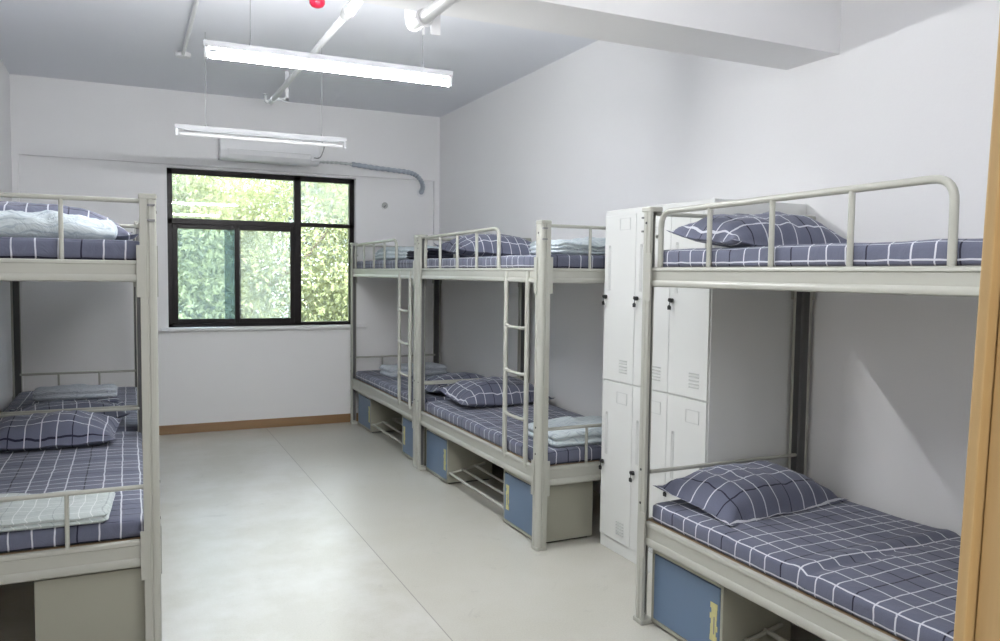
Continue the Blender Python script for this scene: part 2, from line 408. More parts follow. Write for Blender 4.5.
def make_bunk(loc, label):
    t = thing('bunk_bed', label, 'bunk bed', loc, 0, 'bunk beds')
    for sx, cx in ((-1, 0), (1, W)):
        for sy, cy in ((-1, 0), (1, L)):
            bm = B(); prism(bm, post_poly(sx, sy, cx, cy), 'z', .0, ZT-.012)
            p = obj('post', bm, M['frame'], t, bevel=.0015)
            ix = 1 if sx < 0 else -1; iy = 1 if sy < 0 else -1
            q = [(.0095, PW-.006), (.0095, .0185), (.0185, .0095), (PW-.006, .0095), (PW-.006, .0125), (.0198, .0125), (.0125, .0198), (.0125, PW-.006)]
            obj('inner_channel', prism(B(), [(cx+ix*a, cy+iy*b) for a, b in q], 'z', .03, ZT-.03), M['channel'], p)  # dark grey strip along the inside of the post
            bm = B(); x0, x1 = sorted((cx-ix*.002, cx+ix*(PW+.003))); y0, y1 = sorted((cy-iy*.002, cy+iy*(PW+.003)))
            box(bm, x0, x1, y0, y1, ZT-.022, ZT)
            obj('cap', bm, M['frame'], p, bevel=.005)
            bm = B(); box(bm, x0, x1, y0, y1, 0, .022); obj('foot_cap', bm, M['frame'], p, bevel=.005)
            for z in (ZT-.045, ZT-.105):   # slotted hooks on the end face
                bm = B()
                yy0, yy1 = sorted((cy-iy*.012, cy+iy*.002)); xx0, xx1 = sorted((cx+ix*.006, cx+ix*.034))
                box(bm, xx0, xx1, yy0, yy1, z-.004, z+.004)
                obj('hook', bm, M['cable'], p)
            for z in (.55 if sx < 0 else .68, .70, 1.79):
                obj('bolt', lathe(B(), [(.006, 0), (.006, -.0015*ix), (.004, -.002*ix)], (cx, cy+iy*.034, z), 'x', 10), M['black'], p)
            for z0, z1 in ((ZL0-.05, ZL1+.04), (ZU0-.06, ZU1+.06)):
                x0, x1 = sorted((cx-ix*.001, cx-ix*.0045)); y0, y1 = sorted((cy+iy*.042, cy+iy*.075)); obj('joint_plate', box(B(), x0, x1, y0, y1, z0, z1), M['frame'], p, bevel=.001)
                y0, y1 = sorted((cy-iy*.001, cy-iy*.0045)); x0, x1 = sorted((cx+ix*.042, cx+ix*.075)); obj('joint_plate', box(B(), x0, x1, y0, y1, z0, z1), M['frame'], p, bevel=.001)
    for z0, z1 in ((ZL0, ZL1), (ZU0, ZU1)):
        obj('side_rail', prism(B(), rail_poly(.012, 1, z0, z1), 'y', .058, L-.058), M['frame'], t, smooth=True)
        obj('side_rail', prism(B(), rail_poly(W-.012, -1, z0, z1), 'y', .058, L-.058), M['frame'], t, smooth=True)
        for y, s in ((.012, 1), (L-.012, -1)):
            obj('end_rail', prism(B(), rail_poly(y, s, z0, z1), 'x', .058, W-.058), M['frame'], t, smooth=True)
        obj('bed_board', box(B(), .035, W-.035, .035, L-.035, z1-.022, z1-.004), M['board'], t)
        for y in (.4, .8, 1.2, 1.6): obj('cross_bar', box(B(), .04, W-.04, y, y+.03, z1-.05, z1-.022), M['frame'], t)
    # end guards: one low tube with two uprights, at each level and end
    for y in (.034, L-.034):
        for zt, zb in ((.685, ZL1), (1.832, ZU1)):
            bm = B(); tube(bm, [(.050, y, zt), (W-.050, y, zt)], .0095)
            for x in (W*.345, W*.66): tube(bm, [(x, y, zb-.01), (x, y, zt)], .0085)
            if zt > 1: tube(bm, [(.055, y, zt-.10), (.072, y, zt-.10)], .008)
            obj('end_guard', bm, M['frame'], t, smooth=True)
    # front guard on the far part of the upper bed
    y0, y1 = .622, L-.095
    g = obj('guard_rail', tube(B(), rounded([(.034, y1, ZU1-.02), (.034, y1, 1.835), (.034, y0, 1.845), (.034, y0, ZU1-.02)], .07, 7), .0125, 12), M['frame'], t, smooth=True)
    for k in range(1, 4):
        y = y1 + (y0-y1)*k/4 + (.02, .02, .012)[k-1]
        obj('guard_bar', tube(B(), [(.034, y, ZU1-.02), (.034, y, 1.842)], .0105, 12), M['frame'], g, smooth=True)
    # ladder
    ld = bpy.data.objects.new('ladder', None); link(ld, t)
    for y in (.180, .462): obj('stile', tube(B(), rounded([(.02, y, ZL1-.03), (.012, y, ZL1+.03), (.012, y, ZU0+.02), (.016, y, ZU1-.02)], .01, 2), .0145, 12), M['frame'], ld, smooth=True)
    for z in (.712, .975, 1.245):
        obj('rung', tube(B(), rounded([(.012, .18, z+.012), (.012, .23, z), (.012, .41, z), (.012, .462, z+.012)], .03, 3), .0105, 10), M['frame'], ld, smooth=True)
    return t

RX = 2.066
RNX, RNY = 2.056, .855
b0 = make_bunk((RNX, RNY, 0), 'nearest bunk bed on the right, by the wooden door frame, with two plaid pillows')
BR_M = (RX, 3.872, 0); BR_F = (RX, 5.955, 0); LFX = .108
BL_N = (LFX, 3.437+L, 0); BL_F = (LFX, 5.52+L, 0)
dup(b0, BR_M, 0, 'cream bunk bed with ladder between the white lockers and the bed nearest the window')
dup(b0, BR_F, 0, 'cream bunk bed with ladder in the far right corner beside the window')
dup(b0, BL_N, PI, 'nearest bunk bed on the left, whose wide post stands at the aisle')
dup(b0, BL_F, PI, 'far bunk bed on the left, in the corner left of the window')

# ------------------------------------------------------------------ under-bed cabinets and shoe racks
def make_cabinet(hinge_far, loc, label, rotz=0, w=.468, d=.365, h=.348):
    """front at local x=0 facing -x, y 0..w"""
    t = thing('storage_cabinet', label, 'cabinet', loc, rotz, 'storage cabinets under the lower beds')
    bm = B(); box(bm, .0, d, 0, .016, .012, h); box(bm, 0, d, w-.016, w, .012, h); box(bm, 0, d, .016, w-.016, .012, .03)
    box(bm, 0, d, .016, w-.016, h-.02, h); box(bm, d-.006, d, .016, w-.016, .03, h-.02)
    obj('body', bm, M['cabinet'], t, bevel=.0025)
    obj('plinth', box(B(), .02, d-.02, .02, w-.02, 0, .012), M['black'], t)
    dr = obj('door', box(B(), -.001, .012, .019, w-.019, .033, h-.024), M['blue'], t, bevel=.002)
    y = .03 if hinge_far else w-.03-.055
    bm = B(); n = 7
    for k in range(n):
        yy = y + .0025*math.sin(k*2.1); z = .10 + k*.155/n
        box(bm, -.003, -.0008, yy+(.004 if k % 2 else 0), yy+.036+(.0 if k % 2 else .005), z, z+.155/n+.0005)
    o = obj('tape_label', bm, M['tape'], dr)
    obj('ink_mark', box(B(), -.004, -.003, y+.014, y+.019, .13, .20), M['cable'], o)
    return t
CX = .052
ca = make_cabinet(True, (RNX+CX, RNY+1.53, .0), 'blue-door cabinet under the far end of the nearest right bunk, yellow tape on its door')
cb = make_cabinet(False, (RX+CX, BR_M[1]+.085, 0), 'blue-door cabinet under the lower bed, beside the post next to the white lockers')
dup(ca, (RX+CX, BR_M[1]+1.515, 0), 0, 'blue-door cabinet under the far end of the middle right bunk')
dup(cb, (RX+CX, BR_F[1]+.03, 0), 0, 'blue-door cabinet under the near end of the right bunk at the window')
dup(ca, (RX+CX, BR_F[1]+1.47, 0), 0, 'blue-door cabinet in the far right corner, under the bunk by the window')
make_cabinet(True, (LFX-.058, 3.437+.055+.47, 0), 'cream cabinet under the near end of the nearest left bunk, side panel showing', PI, w=.47, d=.395, h=.345)

def make_rack(loc, label, rotz=0, ln=.963):
    t = thing('shoe_rack', label, 'shoe rack', loc, rotz, 'tube shoe racks under the lower beds')
    for x, z in ((.02, .085), (.12, .105), (.22, .125)):
        obj('bar', tube(B(), [(x, 0, z), (x, ln, z)], .0095), M['frame'], t, smooth=True)
    for y in (.012, ln-.012):
        bm = B(); tube(bm, [(.005, y, .082), (.30, y, .140)], .009)
        obj('end_bracket', bm, M['frame'], t, smooth=True)
    return t
rk = make_rack((RX+CX, BR_M[1]+.552, 0), 'metal tube shoe rack between the two cabinets of the middle right bunk')
dup(rk, (RX+CX, BR_F[1]+.502, 0), 0, 'metal tube shoe rack between the two cabinets of the bunk by the window')
dup(rk, (RNX+CX, RNY+.567, 0), 0, 'metal tube shoe rack beside the blue cabinet under the nearest right bunk')

# ------------------------------------------------------------------ bedding
def fbm(x, y, z=0, s=1.0, o=3):
    v = 0; a = 1
    for _ in range(o): v += a*noise.noise(Vector((x*s, y*s, z*s))); s *= 2.1; a *= .5
    return v

def subdiv_box(nx, ny, nz):
    """unit box -1..1 surface grid, merged; returns bm"""
    bm = B(); V = {}
    def v(i, j, k):
        if (i, j, k) not in V: V[(i, j, k)] = bm.verts.new((2*i/nx-1, 2*j/ny-1, 2*k/nz-1))
        return V[(i, j, k)]
    for i in range(nx):
        for j in range(ny):
            for k in (0, nz): bm.faces.new((v(i,j,k), v(i+1,j,k), v(i+1,j+1,k), v(i,j+1,k)))
    for i in range(nx):
        for k in range(nz):
            for j in (0, ny): bm.faces.new((v(i,j,k), v(i+1,j,k), v(i+1,j,k+1), v(i,j,k+1)))
    for j in range(ny):
        for k in range(nz):
            for i in (0, nx): bm.faces.new((v(i,j,k), v(i,j+1,k), v(i,j+1,k+1), v(i,j,k+1)))
    return bm

def soft_box(sx, sy, sz, n, rad, fn, uvoff=(0, 0)):
    """rounded box, base at z=0, displaced by fn(p, side) ; UV in metres wrapping over the edges"""
    bm = subdiv_box(*n); uvl = bm.loops.layers.uv.new('UVMap')
    hx, hy = sx/2, sy/2
    for v in bm.verts:
        # denser rows near the edges
        c = Vector(v.co)
        q = Vector((c.x*hx, c.y*hy, (c.z+1)*sz/2))
        inner = Vector((max(-hx+rad, min(hx-rad, q.x)), max(-hy+rad, min(hy-rad, q.y)), max(rad*.9, min(sz-rad*.9, q.z))))
        d = q-inner
        if d.length > 1e-6: q = inner + d.normalized()*rad
        v.co = q
    bm.normal_update()
    for f in bm.faces:
        nrm = f.normal; a = (abs(nrm.x), abs(nrm.y), abs(nrm.z))
        for lp in f.loops:
            p = lp.vert.co
            if a[2] >= max(a[0], a[1]): uv = (p.x, p.y)
            elif a[0] >= a[1]: uv = (math.copysign(hx+(sz-p.z), nrm.x), p.y)
            else: uv = (p.x, math.copysign(hy+(sz-p.z), nrm.y))
            lp[uvl].uv = (uv[0]+uvoff[0], uv[1]+uvoff[1])
    for v in bm.verts: v.co = fn(v.co.copy())
    return bm

def mattress(loc, label, seed, h=.082, w=.885, l=1.955, crease=None, amp=.005):
    def fn(p):
        t = p.z/h
        n_ = fbm(p.x+seed, p.y, seed, 3.2, 4)
        p.z += t*(amp*n_ - .006*(abs(p.x)/(w/2))**4)
        ed = (abs(p.x)/(w/2))**6
        p.x += ed*.006*noise.noise(Vector((seed, p.y*9, p.z*8)))*t
        if crease is not None:
            yy = p.y - crease - .02*math.sin(p.x*5)
            p.z += t*(-.011*math.exp(-(yy/.018)**2) + .010*math.exp(-((yy-.05)/.035)**2))
        return p
    bm = soft_box(w, l, h, (34, 90, 6), .022, fn, (seed*.37 % .3, .115))
    o = obj('mattress', bm, M['plaid'], smooth=True, auto=False); o.location = loc
    return tag(o, label, 'mattress', 'plaid mattresses on the bunks')

MXR, MXL = RX+.06+.8850/2-.012, LFX-.06-.885/2+.012
ML = L/2
def up(z): return z+.001
mattress((RNX+W/2, RNY+ML, ZU1-.003), 'plaid-covered mattress on the upper level of the nearest right bunk', 1.3)
mattress((RNX+W/2, RNY+ML, ZL1-.003), 'plaid-covered mattress on the lower level of the nearest right bunk', 2.1, crease=.10)
mattress((RX+W/2, BR_M[1]+ML, ZU1-.003), 'plaid-covered mattress on the upper level of the bunk beside the lockers', 3.3)
mattress((RX+W/2, BR_M[1]+ML, ZL1-.003), 'plaid-covered mattress on the lower level of the bunk beside the lockers', 4.7, amp=.007)
mattress((RX+W/2, BR_F[1]+ML, ZU1-.003), 'plaid-covered mattress on the upper level of the far right corner bunk', 5.2)
mattress((RX+W/2, BR_F[1]+ML, ZL1-.003), 'plaid-covered mattress on the lower level of the far right corner bunk', 6.6)
mattress((LFX-W/2, 3.437+ML, ZU1-.003), 'plaid-covered mattress on the upper level of the nearest left bunk', 7.5)
mattress((LFX-W/2, 3.437+ML, ZL1-.003), 'plaid-covered mattress on the lower level of the nearest left bunk', 8.4)
mattress((LFX-W/2, 5.52+ML, ZU1-.003), 'plaid-covered mattress on the upper level of the far left bunk', 9.9)
mattress((LFX-W/2, 5.52+ML, ZL1-.003), 'plaid-covered mattress on the lower level of the far left bunk', 10.8)

def pillow(loc, rot, label, seed, lx=.74, ly=.46, t=.15, flat=.25, name='pillow', mat='plaid', curl=.03):
    n, k = 44, 28; bm = B(); uvl = bm.loops.layers.uv.new('UVMap')
    top = {}; bot = {}
    for i in range(n+1):
        for j in range(k+1):
            s = math.sin((i/n-.5)*PI)*.35+(2*i/n-1)*.65; u = math.sin((j/k-.5)*PI)*.35+(2*j/k-1)*.65
            x = s*lx/2*(1-.07*(1-u*u)); y = u*ly/2*(1-.07*(1-s*s))
            si, ui = min(1, abs(s)/.955), min(1, abs(u)/.93)
            e = max(0, (1-si**3.2))*max(0, (1-ui**3.0)); e = e**.6
            wr = fbm(x+seed*3, y, seed, 5, 4)
            rad = .010*math.sin(x*60+seed)*(abs(u)**3)*e**.3 + .008*math.sin(y*70+seed)*(abs(s)**3)*e**.3
            lift = curl*(abs(s*u))**3 + .012*wr*(1-e)
            z1 = t*(1-flat)*e*(1+.18*wr) + rad + lift
            z0 = -t*flat*e + lift
            top[i, j] = bm.verts.new((x, y, z1+.004)); 
            edge = i in (0, n) or j in (0, k)
            bot[i, j] = top[i, j] if edge else bm.verts.new((x, y, z0-.001))
    for i in range(n):
        for j in range(k):
            for g, fl in ((top, 0), (bot, 1)):
                vs = [g[i, j], g[i+1, j], g[i+1, j+1], g[i, j+1]]
                if fl: vs = vs[::-1]
                try: f = bm.faces.new(vs)
                except ValueError: continue
                for lp in f.loops: lp[uvl].uv = (lp.vert.co.x+.05+seed*.21 % .3, lp.vert.co.y+seed*.13 % .3)
    o = obj(name, bm, M[mat], smooth=True, auto=False)
    o.location = loc; o.rotation_euler = Euler([math.radians(a) for a in rot])
    return tag(o, label, 'pillow', 'plaid pillows on the bunks')

TU, TL = ZU1+.078, ZL1+.078
pillow((2.525, 2.70, TL+.026), (7, 0, 6), 'plump plaid pillow on the lower level of the nearest right bunk', 1.0, t=.138, lx=.76, ly=.46, curl=.012, flat=.13)
pillow((2.43, 2.56, TU+.020), (7, 1, 0), 'plump plaid pillow on the upper level of the nearest right bunk', 2.2, t=.145, lx=.72, ly=.42, curl=.02, flat=.13)
pillow((2.60, 5.60, TL+.055), (8, 0, 3), 'plaid pillow on the lower level of the bunk beside the lockers', 3.1, t=.17, lx=.80, ly=.5)
pillow((2.55, 5.58, TU+.050), (5, 0, 3), 'plaid pillow on the upper level of the bunk beside the lockers', 4.1, t=.165, lx=.80, ly=.46, curl=.04)
pillow((2.56, 6.24, TL+.042), (2, 0, 8), 'plaid pillow at the near end of the lower far right bed, past the bed rail', 5.3, t=.14)
pillow((-.42, 5.20, TL+.040), (3, 0, -3), 'plaid pillow on the lower level of the nearest left bunk', 6.2, t=.17, lx=.74, ly=.50)
pillow((-.36, 4.06, TU+.036), (3, 1, 3), 'plaid pillow behind the pale quilt on the upper level of the nearest left bunk', 7.7, t=.165, lx=.80, ly=.50, curl=.02)
pillow((-.36, 5.94, TL+.034), (1, 0, 5), 'plaid pillow at the near end of the lower far left bed, behind the bed rail', 8.8, t=.12, lx=.70)

def quilt(loc, rot, label, seed, sx=.5, sy=.3, h=.1, layers=4, mat='quilt', amp=.006, name='folded_quilt', cat='quilt', slump=.15):
    def fn(p):
        X, Y = p.x/(sx/2), p.y/(sy/2); z = p.z
        side = max(abs(X), abs(Y))**8
        gz = abs(math.sin(PI*layers*z/h + .8*noise.noise(Vector((p.x*5, p.y*5, seed)))))
        ins = (1-gz)*.014*side
        p.x -= math.copysign(ins, p.x); p.y -= math.copysign(ins, p.y)
        tt = z/h
        k = 1 - slump*(X*X*.5+Y*Y*.5)
        p.z = z*k + tt*amp*2*fbm(p.x+seed, p.y, seed, 6, 4)
        p.x += tt*amp*2*noise.noise(Vector((p.y*7, z*9, seed))); p.y += tt*amp*2*noise.noise(Vector((p.x*7, z*9, seed+5)))
        # loose layer ends
        if Y < -.8: p.y -= .012*noise.noise(Vector((p.x*4, math.floor(layers*tt)*3.1, seed)))
        return p
    bm = soft_box(sx, sy, h, (40, 26, 18), min(.03, h*.42), fn, (seed, seed*.3))
    o = obj(name, bm, M[mat], smooth=True, auto=False)
    o.location = loc; o.rotation_euler = Euler([math.radians(a) for a in rot])
    return tag(o, label, cat, 'folded quilts on the bunks' if cat == 'quilt' else None)

e = .002
quilt((-.40, 3.70, TL+e), (0, 0, -3), 'flat pale quilt with a faint check on the lower nearest left bed', 1.1, .66, .44, .048, 2, 'plaid_pale', .005)
quilt((-.44, 3.66, TU+e), (0, 0, 2), 'crumpled pale quilt at the rail on the upper level of the nearest left bunk', 2.7, .80, .26, .105, 1, 'quilt', .020, slump=.5)
# lower far left bed: pale quilt lying on a folded plaid sheet
quilt((-.35, 6.72, TL+e), (0, 0, 2), 'folded plaid sheet under the pale quilt on the lower far left bed', 3.9, .56, .30, .040, 3, 'plaid', .004, 'folded_sheet', 'sheet', .05)
quilt((-.36, 6.72, TL+.046), (0, 0, 1), 'pale grey rolled quilt on top of the folded plaid sheet, lower far left bed', 4.4, .56, .26, .085, 2, 'quilt_grey', .006)
quilt((2.56, 4.17, TL+e), (0, 0, -2), 'pale blue folded quilt on the lower level of the bunk beside the lockers', 5.5, .68, .42, .105, 2, 'quilt', .010, slump=.25)
quilt((2.54, 4.15, TU+e), (0, 0, 3), 'pale blue folded quilt on the upper level of the bunk beside the lockers', 6.1, .66, .34, .095, 3, 'quilt', .012, slump=.25)
quilt((2.56, 7.45, TL+e), (0, 0, 4), 'pale folded quilt on the lower level of the far right corner bunk', 7.3, .62, .28, .105, 2, 'quilt_grey', .008, slump=.15)
quilt((2.46, 7.0, TU+e), (0, 0, 4), 'pale folded quilt on the upper level of the far right corner bunk', 8.1, .62, .80, .120, 3, 'quilt', .012, slump=.3)
quilt((2.36, 6.24, TU+e), (0, 0, 4), 'dark navy folded cloth on the upper level of the far right corner bunk', 9.1, .46, .36, .078, 3, 'navy', .008, 'folded_cloth', 'cloth')

# ------------------------------------------------------------------ lockers
LX, LY0, LY1, LZ = 2.465, 2.928, 3.845, 1.922
lk = thing('locker_bank', 'white steel six-door locker bank between the two right-hand bunks', 'lockers', (LX, LY0, 0))
D_ = XR-.004-LX
bm = B(); box(bm, .004, D_, 0, LY1-LY0, 0, LZ); obj('body', bm, M['locker'], lk, bevel=.003)
cw = (LY1-LY0-.012)/3
def soft_rect_frame(bm, x, y0, y1, z0, z1, w=.0035):
    for a in ((y0, y1, z0, z0+w), (y0, y1, z1-w, z1), (y0, y0+w, z0+w, z1-w), (y1-w, y1, z0+w, z1-w)): box(bm, x-.0022, x, *a[:2], *a[2:])
for row, (z0, z1) in enumerate(((.075, .965), (.972, LZ-.03))):
    for c in range(3):
        y0 = .006+c*cw+.0018; y1 = y0+cw-.0036
        d = obj('door', box(B(), -.006, .003, y0, y1, z0, z1), M['locker'], lk, bevel=.002)
        # label frame, pull recess, vents, lock: the lock side is the far (larger y) edge
        lt = 1.872 if row else .915; ym = y1-.20
        bm = B(); soft_rect_frame(bm, -.006, ym-.048, ym+.052, lt-.065, lt)
        obj('label_frame', bm, M['lockline'], d)
        hz0, hz1 = (1.475, 1.725) if row else (.545, .785)
        bm = B(); soft_rect_frame(bm, -.006, y1-.062, y1-.040, hz0, hz1, .003); box(bm, -.0068, -.006, y1-.056, y1-.046, hz0+.005, hz1-.005)
        obj('pull_recess', bm, M['lockline'], d)
        obj('sticker', box(B(), -.0085, -.0075, y1-.058, y1-.044, hz1-.012, hz1+.002), M['lockrecess'], d)
        vb = 1.022 if row else .115
        bm = B()
        for k in range(5): prism(bm, [(-.0062, vb+k*.0165), (-.0105, vb+k*.0165+.002), (-.0062, vb+k*.0165+.006)], 'y', ym-.040, ym+.034)
        obj('vent', bm, M['lockrecess'], d)
        zl = 1.438 if row else .495; yl = y1-.020
        bm = B(); lathe(bm, [(.012, -.006), (.012, -.014), (.008, -.018)], (0, yl, zl), 'x', 16)
        prism(bm, [(yl-.028, zl-.003), (yl-.024, zl+.010), (yl+.006, zl+.012), (yl+.010, zl), (yl, zl-.008), (yl-.012, zl)], 'x', -.026, -.016)
        obj('lock', bm, M['black'], d, smooth=True)
        bm = B(); tube(bm, [(-.022, yl-.002, zl-.005), (-.024, yl-.001, zl-.022)], .0018, 6)
        lathe(bm, [(.0115, -.0215), (.0125, -.024), (.0115, -.0275)], (0, yl-.001, zl-.034), 'x', 14)
        box(bm, -.027, -.022, yl-.012, yl+.010, zl-.046, zl-.028)
        kf = obj('key', bm, M['black'], d, smooth=True)
# ------------------------------------------------------------------ air conditioner, hose, wall hole
ac = thing('air_conditioner', 'white wall-mounted air conditioner above the window', 'air conditioner', (0, 0, 0))
prof = [(8.052, 2.812), (7.885, 2.812), (7.868, 2.800), (7.862, 2.700), (7.872, 2.660), (7.905, 2.622), (7.95, 2.608), (8.052, 2.612)]
obj('casing', prism(B(), prof, 'x', .80, 1.728), M['white'], ac, smooth=True, bevel=.006)
prof2 = [(7.861, 2.697), (7.871, 2.659), (7.904, 2.620), (7.948, 2.606), (7.950, 2.600), (7.900, 2.613), (7.865, 2.655), (7.855, 2.697)]
obj('louvre', prism(B(), prof2, 'x', .87, 1.63), M['white'], ac, bevel=.002)
obj('vent_gap', box(B(), .865, 1.635, 7.8585, 7.864, 2.694, 2.700), M['lockrecess'], ac)
obj('end_cover', box(B(), 1.64, 1.727, 7.859, 7.95, 2.64, 2.69), M['white'], ac, bevel=.003)
def spline(pts, n=8):
    P = [Vector(p) for p in pts]; P = [P[0]*2-P[1]]+P+[P[-1]*2-P[-2]]; out = []
    for i in range(1, len(P)-2):
        for k in range(n):
            t = k/n; a, b, c, d = P[i-1:i+3]
            out.append(.5*((2*b)+(c-a)*t+(2*a-5*b+4*c-d)*t*t+(3*b-a-3*c+d)*t**3))
    out.append(P[-2]); return out
hs = thing('air_conditioner_hose', 'taped grey hose running from the air conditioner into the wall', 'hose', (0, 0, 0))
pts = spline([(2.08, 8.0, 2.655), (2.30, 8.0, 2.636), (2.52, 8.0, 2.622), (2.70, 8.0, 2.610), (2.80, 8.0, 2.560), (2.845, 8.015, 2.480), (2.850, 8.07, 2.425), (2.85, 8.098, 2.418)], 14)
obj('taped_hose', tube(B(), pts, [.023+.0035*math.sin(i*1.6) for i in range(len(pts))], 12), M['hose'], hs, smooth=True)
pts = spline([(1.735, 7.98, 2.650), (1.90, 8.0, 2.660), (2.09, 8.0, 2.652)], 14)
obj('drain_pipe', tube(B(), pts, [.013+.003*math.sin(i*1.7) for i in range(len(pts))], 10), M['hoselight'], hs, smooth=True)
obj('wall_collar', lathe(B(), [(.045, -.004), (.045, 0), (.03, .004)], (2.85, YW-.004, 2.415), 'y', 24), M['white'], hs, smooth=True)
wh = thing('wall_hole', 'small round wall opening right of the window', 'wall hole', (2.454, YW-.002, 2.262))
bm = B(); n_ = 24
tube(bm, [(.038*math.cos(2*PI*k/n_), 0, .038*math.sin(2*PI*k/n_)) for k in range(n_+1)], .005, 8); obj('rim', bm, M['wall'], wh, smooth=True)
obj('plug', lathe(B(), [(.036, .0), (.036, .001)], (0, 0, 0), 'y', 20), M['lockrecess'], wh)
obj('cable_end', tube(B(), [(.01, -.001, .0), (-.005, -.012, -.012), (-.012, -.010, -.02)], .006, 8), M['cable'], wh, smooth=True)

# ------------------------------------------------------------------ hanging tube lights
def lamp(loc, label, tubemat, hang, x_w=(.18, 1.03), cable=False):
    t = thing('tube_light', label, 'light', loc, 0, 'hanging tube lights')
    ln = 1.205
    bm = B(); prism(bm, [(-.014, .022), (-.014, .052), (.014, .052), (.014, .022)], 'x', 0, ln)
    obj('reflector', bm, M['housing'], t, bevel=.001)
    obj('ballast_box', box(B(), .06, ln-.06, -.009, .009, .012, .0225), M['housing'], t)
    obj('tube', tube(B(), [(.028, 0, -.010), (ln-.028, 0, -.010)], .0135, 14), tubemat, t, smooth=True)
    for x in (.012, ln-.012):
        bm = B(); box(bm, x-.008, x+.008, -.014, .014, -.026, .034); obj('lamp_holder', bm, M['white'], t, bevel=.003)
    for x in x_w:
        bm = B(); tube(bm, [(x, 0, .050), (x, 0, hang)], .0018, 6)
        lathe(bm, [(.006, .052), (.006, .060), (.003, .066)], (x, 0, 0), 'z', 8)
        obj('hanging_wire', bm, M['chain'], t)
    if cable:
        p = spline([(1.015, 0, .03), (1.01, .08, -.01), (1.04, .6, .07), (1.15, 1.3, .12), (1.19, 1.6, .12), (1.42, 1.93, .10)], 8)
        obj('power_cable', tube(B(), p, .004, 6), M['cable'], t, smooth=True)
    return t
lamp((.325, 3.87, 2.545), 'glowing tube light hanging on wires between the beam and the unlit light', M['lit'], ZC-2.545, (.205, 1.045))
lamp((.312, 6.0, 2.520), 'unlit white tube light hanging nearer the window', M['unlit'], ZC-2.52, (.205, 1.02), cable=False)
lamp((.325, 1.35, 2.545), 'lit hanging tube light on the door side of the ceiling beam', M['lit2'], ZC-2.545)
cb_ = obj('power_cable', tube(B(), spline([(1.340, 6.03, 2.535), (1.36, 6.05, 2.50), (1.348, 6.1, 2.44), (1.33, 6.12, 2.425), (1.34, 6.3, 2.45)], 8), .004, 6), M['cable'], smooth=True)
cb_.parent = bpy.data.objects['tube_light.001']; cb_.matrix_parent_inverse = Matrix.Translation((-.312, -6.0, -2.520))

lb = thing('lobby_fill_light', 'unseen fill light added in the lobby outside the wooden door frame', 'light', (.2, -.9, ZC))  # added lamp out of view, brightens the door wood and fills shade
obj('base', lathe(B(), [(.20, 0), (.20, -.03), (.19, -.035)], (0, 0, 0), 'z', 32), M['white'], lb, smooth=True)
obj('diffuser', lathe(B(), [(.18, -.035), (.178, -.05), (.15, -.07), (.08, -.085), (.01, -.088)], (0, 0, 0), 'z', 32), emis('fill_diffuser', (1, .98, .94), 110), lb, smooth=True)
# ------------------------------------------------------------------ ceiling pipes
PX, PZ = 1.118, 2.985
sp = thing('sprinkler_pipe', 'white sprinkler pipe running below the ceiling toward the window', 'pipe', (0, 0, 0))
obj('wide_pipe', tube(B(), [(PX, 3.10, PZ), (PX, 4.36, PZ)], .027, 16), M['whitepipe'], sp, smooth=True)
obj('reducer', lathe(B(), [(.029, 4.34), (.035, 4.345), (.035, 4.40), (.031, 4.43), (.026, 4.46), (.021, 4.465)], (PX, 0, PZ), 'y', 18), M['greypipe'], sp, smooth=True)
obj('narrow_pipe', tube(B(), [(PX, 4.46, PZ), (PX, 6.98, PZ)], .020, 14), M['whitepipe'], sp, smooth=True)
bm = B(); tube(bm, [(PX, 4.30, PZ+.03), (PX, 4.30, ZC)], .012, 10); lathe(bm, [(.026, ZC-.012), (.026, ZC)], (PX, 4.30, 0), 'z', 14)
lathe(bm, [(.032, 4.285), (.032, 4.315)], (PX, 0, PZ), 'y', 18); obj('pipe_hanger', bm, M['greypipe'], sp, smooth=True)
bm = B(); box(bm, PX+.096, PX+.126, 6.842, 6.850, PZ-.004, ZC); box(bm, PX+.01, PX+.126, 6.842, 6.85, PZ-.004, PZ+.018)
lathe(bm, [(.026, 6.83), (.026, 6.86)], (PX, 0, PZ), 'y', 14); obj('pipe_hanger', bm, M['whitepipe'], sp)
bm = B(); tube(bm, rounded([(PX, 6.95, PZ), (PX, 7.0, PZ), (PX-.04, 7.0, PZ), (PX-.04, 7.0, PZ+.05)], .015, 3), .012, 10)
sh = obj('sprinkler_head', bm, M['whitepipe'], sp, smooth=True)
obj('deflector', lathe(B(), [(.006, .04), (.008, .06), (.018, .066), (.018, .070)], (PX-.04, 7.0, PZ), 'z', 12), M['steel'], sh)
cd = thing('ceiling_conduit', 'thin white conduit along the ceiling ending in a round box', 'conduit', (0, 0, 0))
obj('tube', tube(B(), [(.410, 3.10, ZC-.016), (.410, 6.62, ZC-.016)], .013, 10), M['whitepipe'], cd, smooth=True)
obj('junction_box', lathe(B(), [(.058, ZC), (.060, ZC-.012), (.050, ZC-.030), (.020, ZC-.034)], (.412, 6.66, 0), 'z', 20), M['white'], cd, smooth=True)
ra = thing('fire_alarm', 'red dome alarm on the ceiling left of the sprinkler pipe', 'alarm', (1.067, 4.93, ZC))
obj('base', lathe(B(), [(.034, 0), (.034, -.015)], (0, 0, 0), 'z', 20), M['white'], ra, smooth=True)
obj('dome', lathe(B(), [(.043, -.012), (.047, -.025), (.046, -.040), (.036, -.056), (.018, -.064), (.004, -.066)], (0, 0, 0), 'z', 22), M['red'], ra, smooth=True)
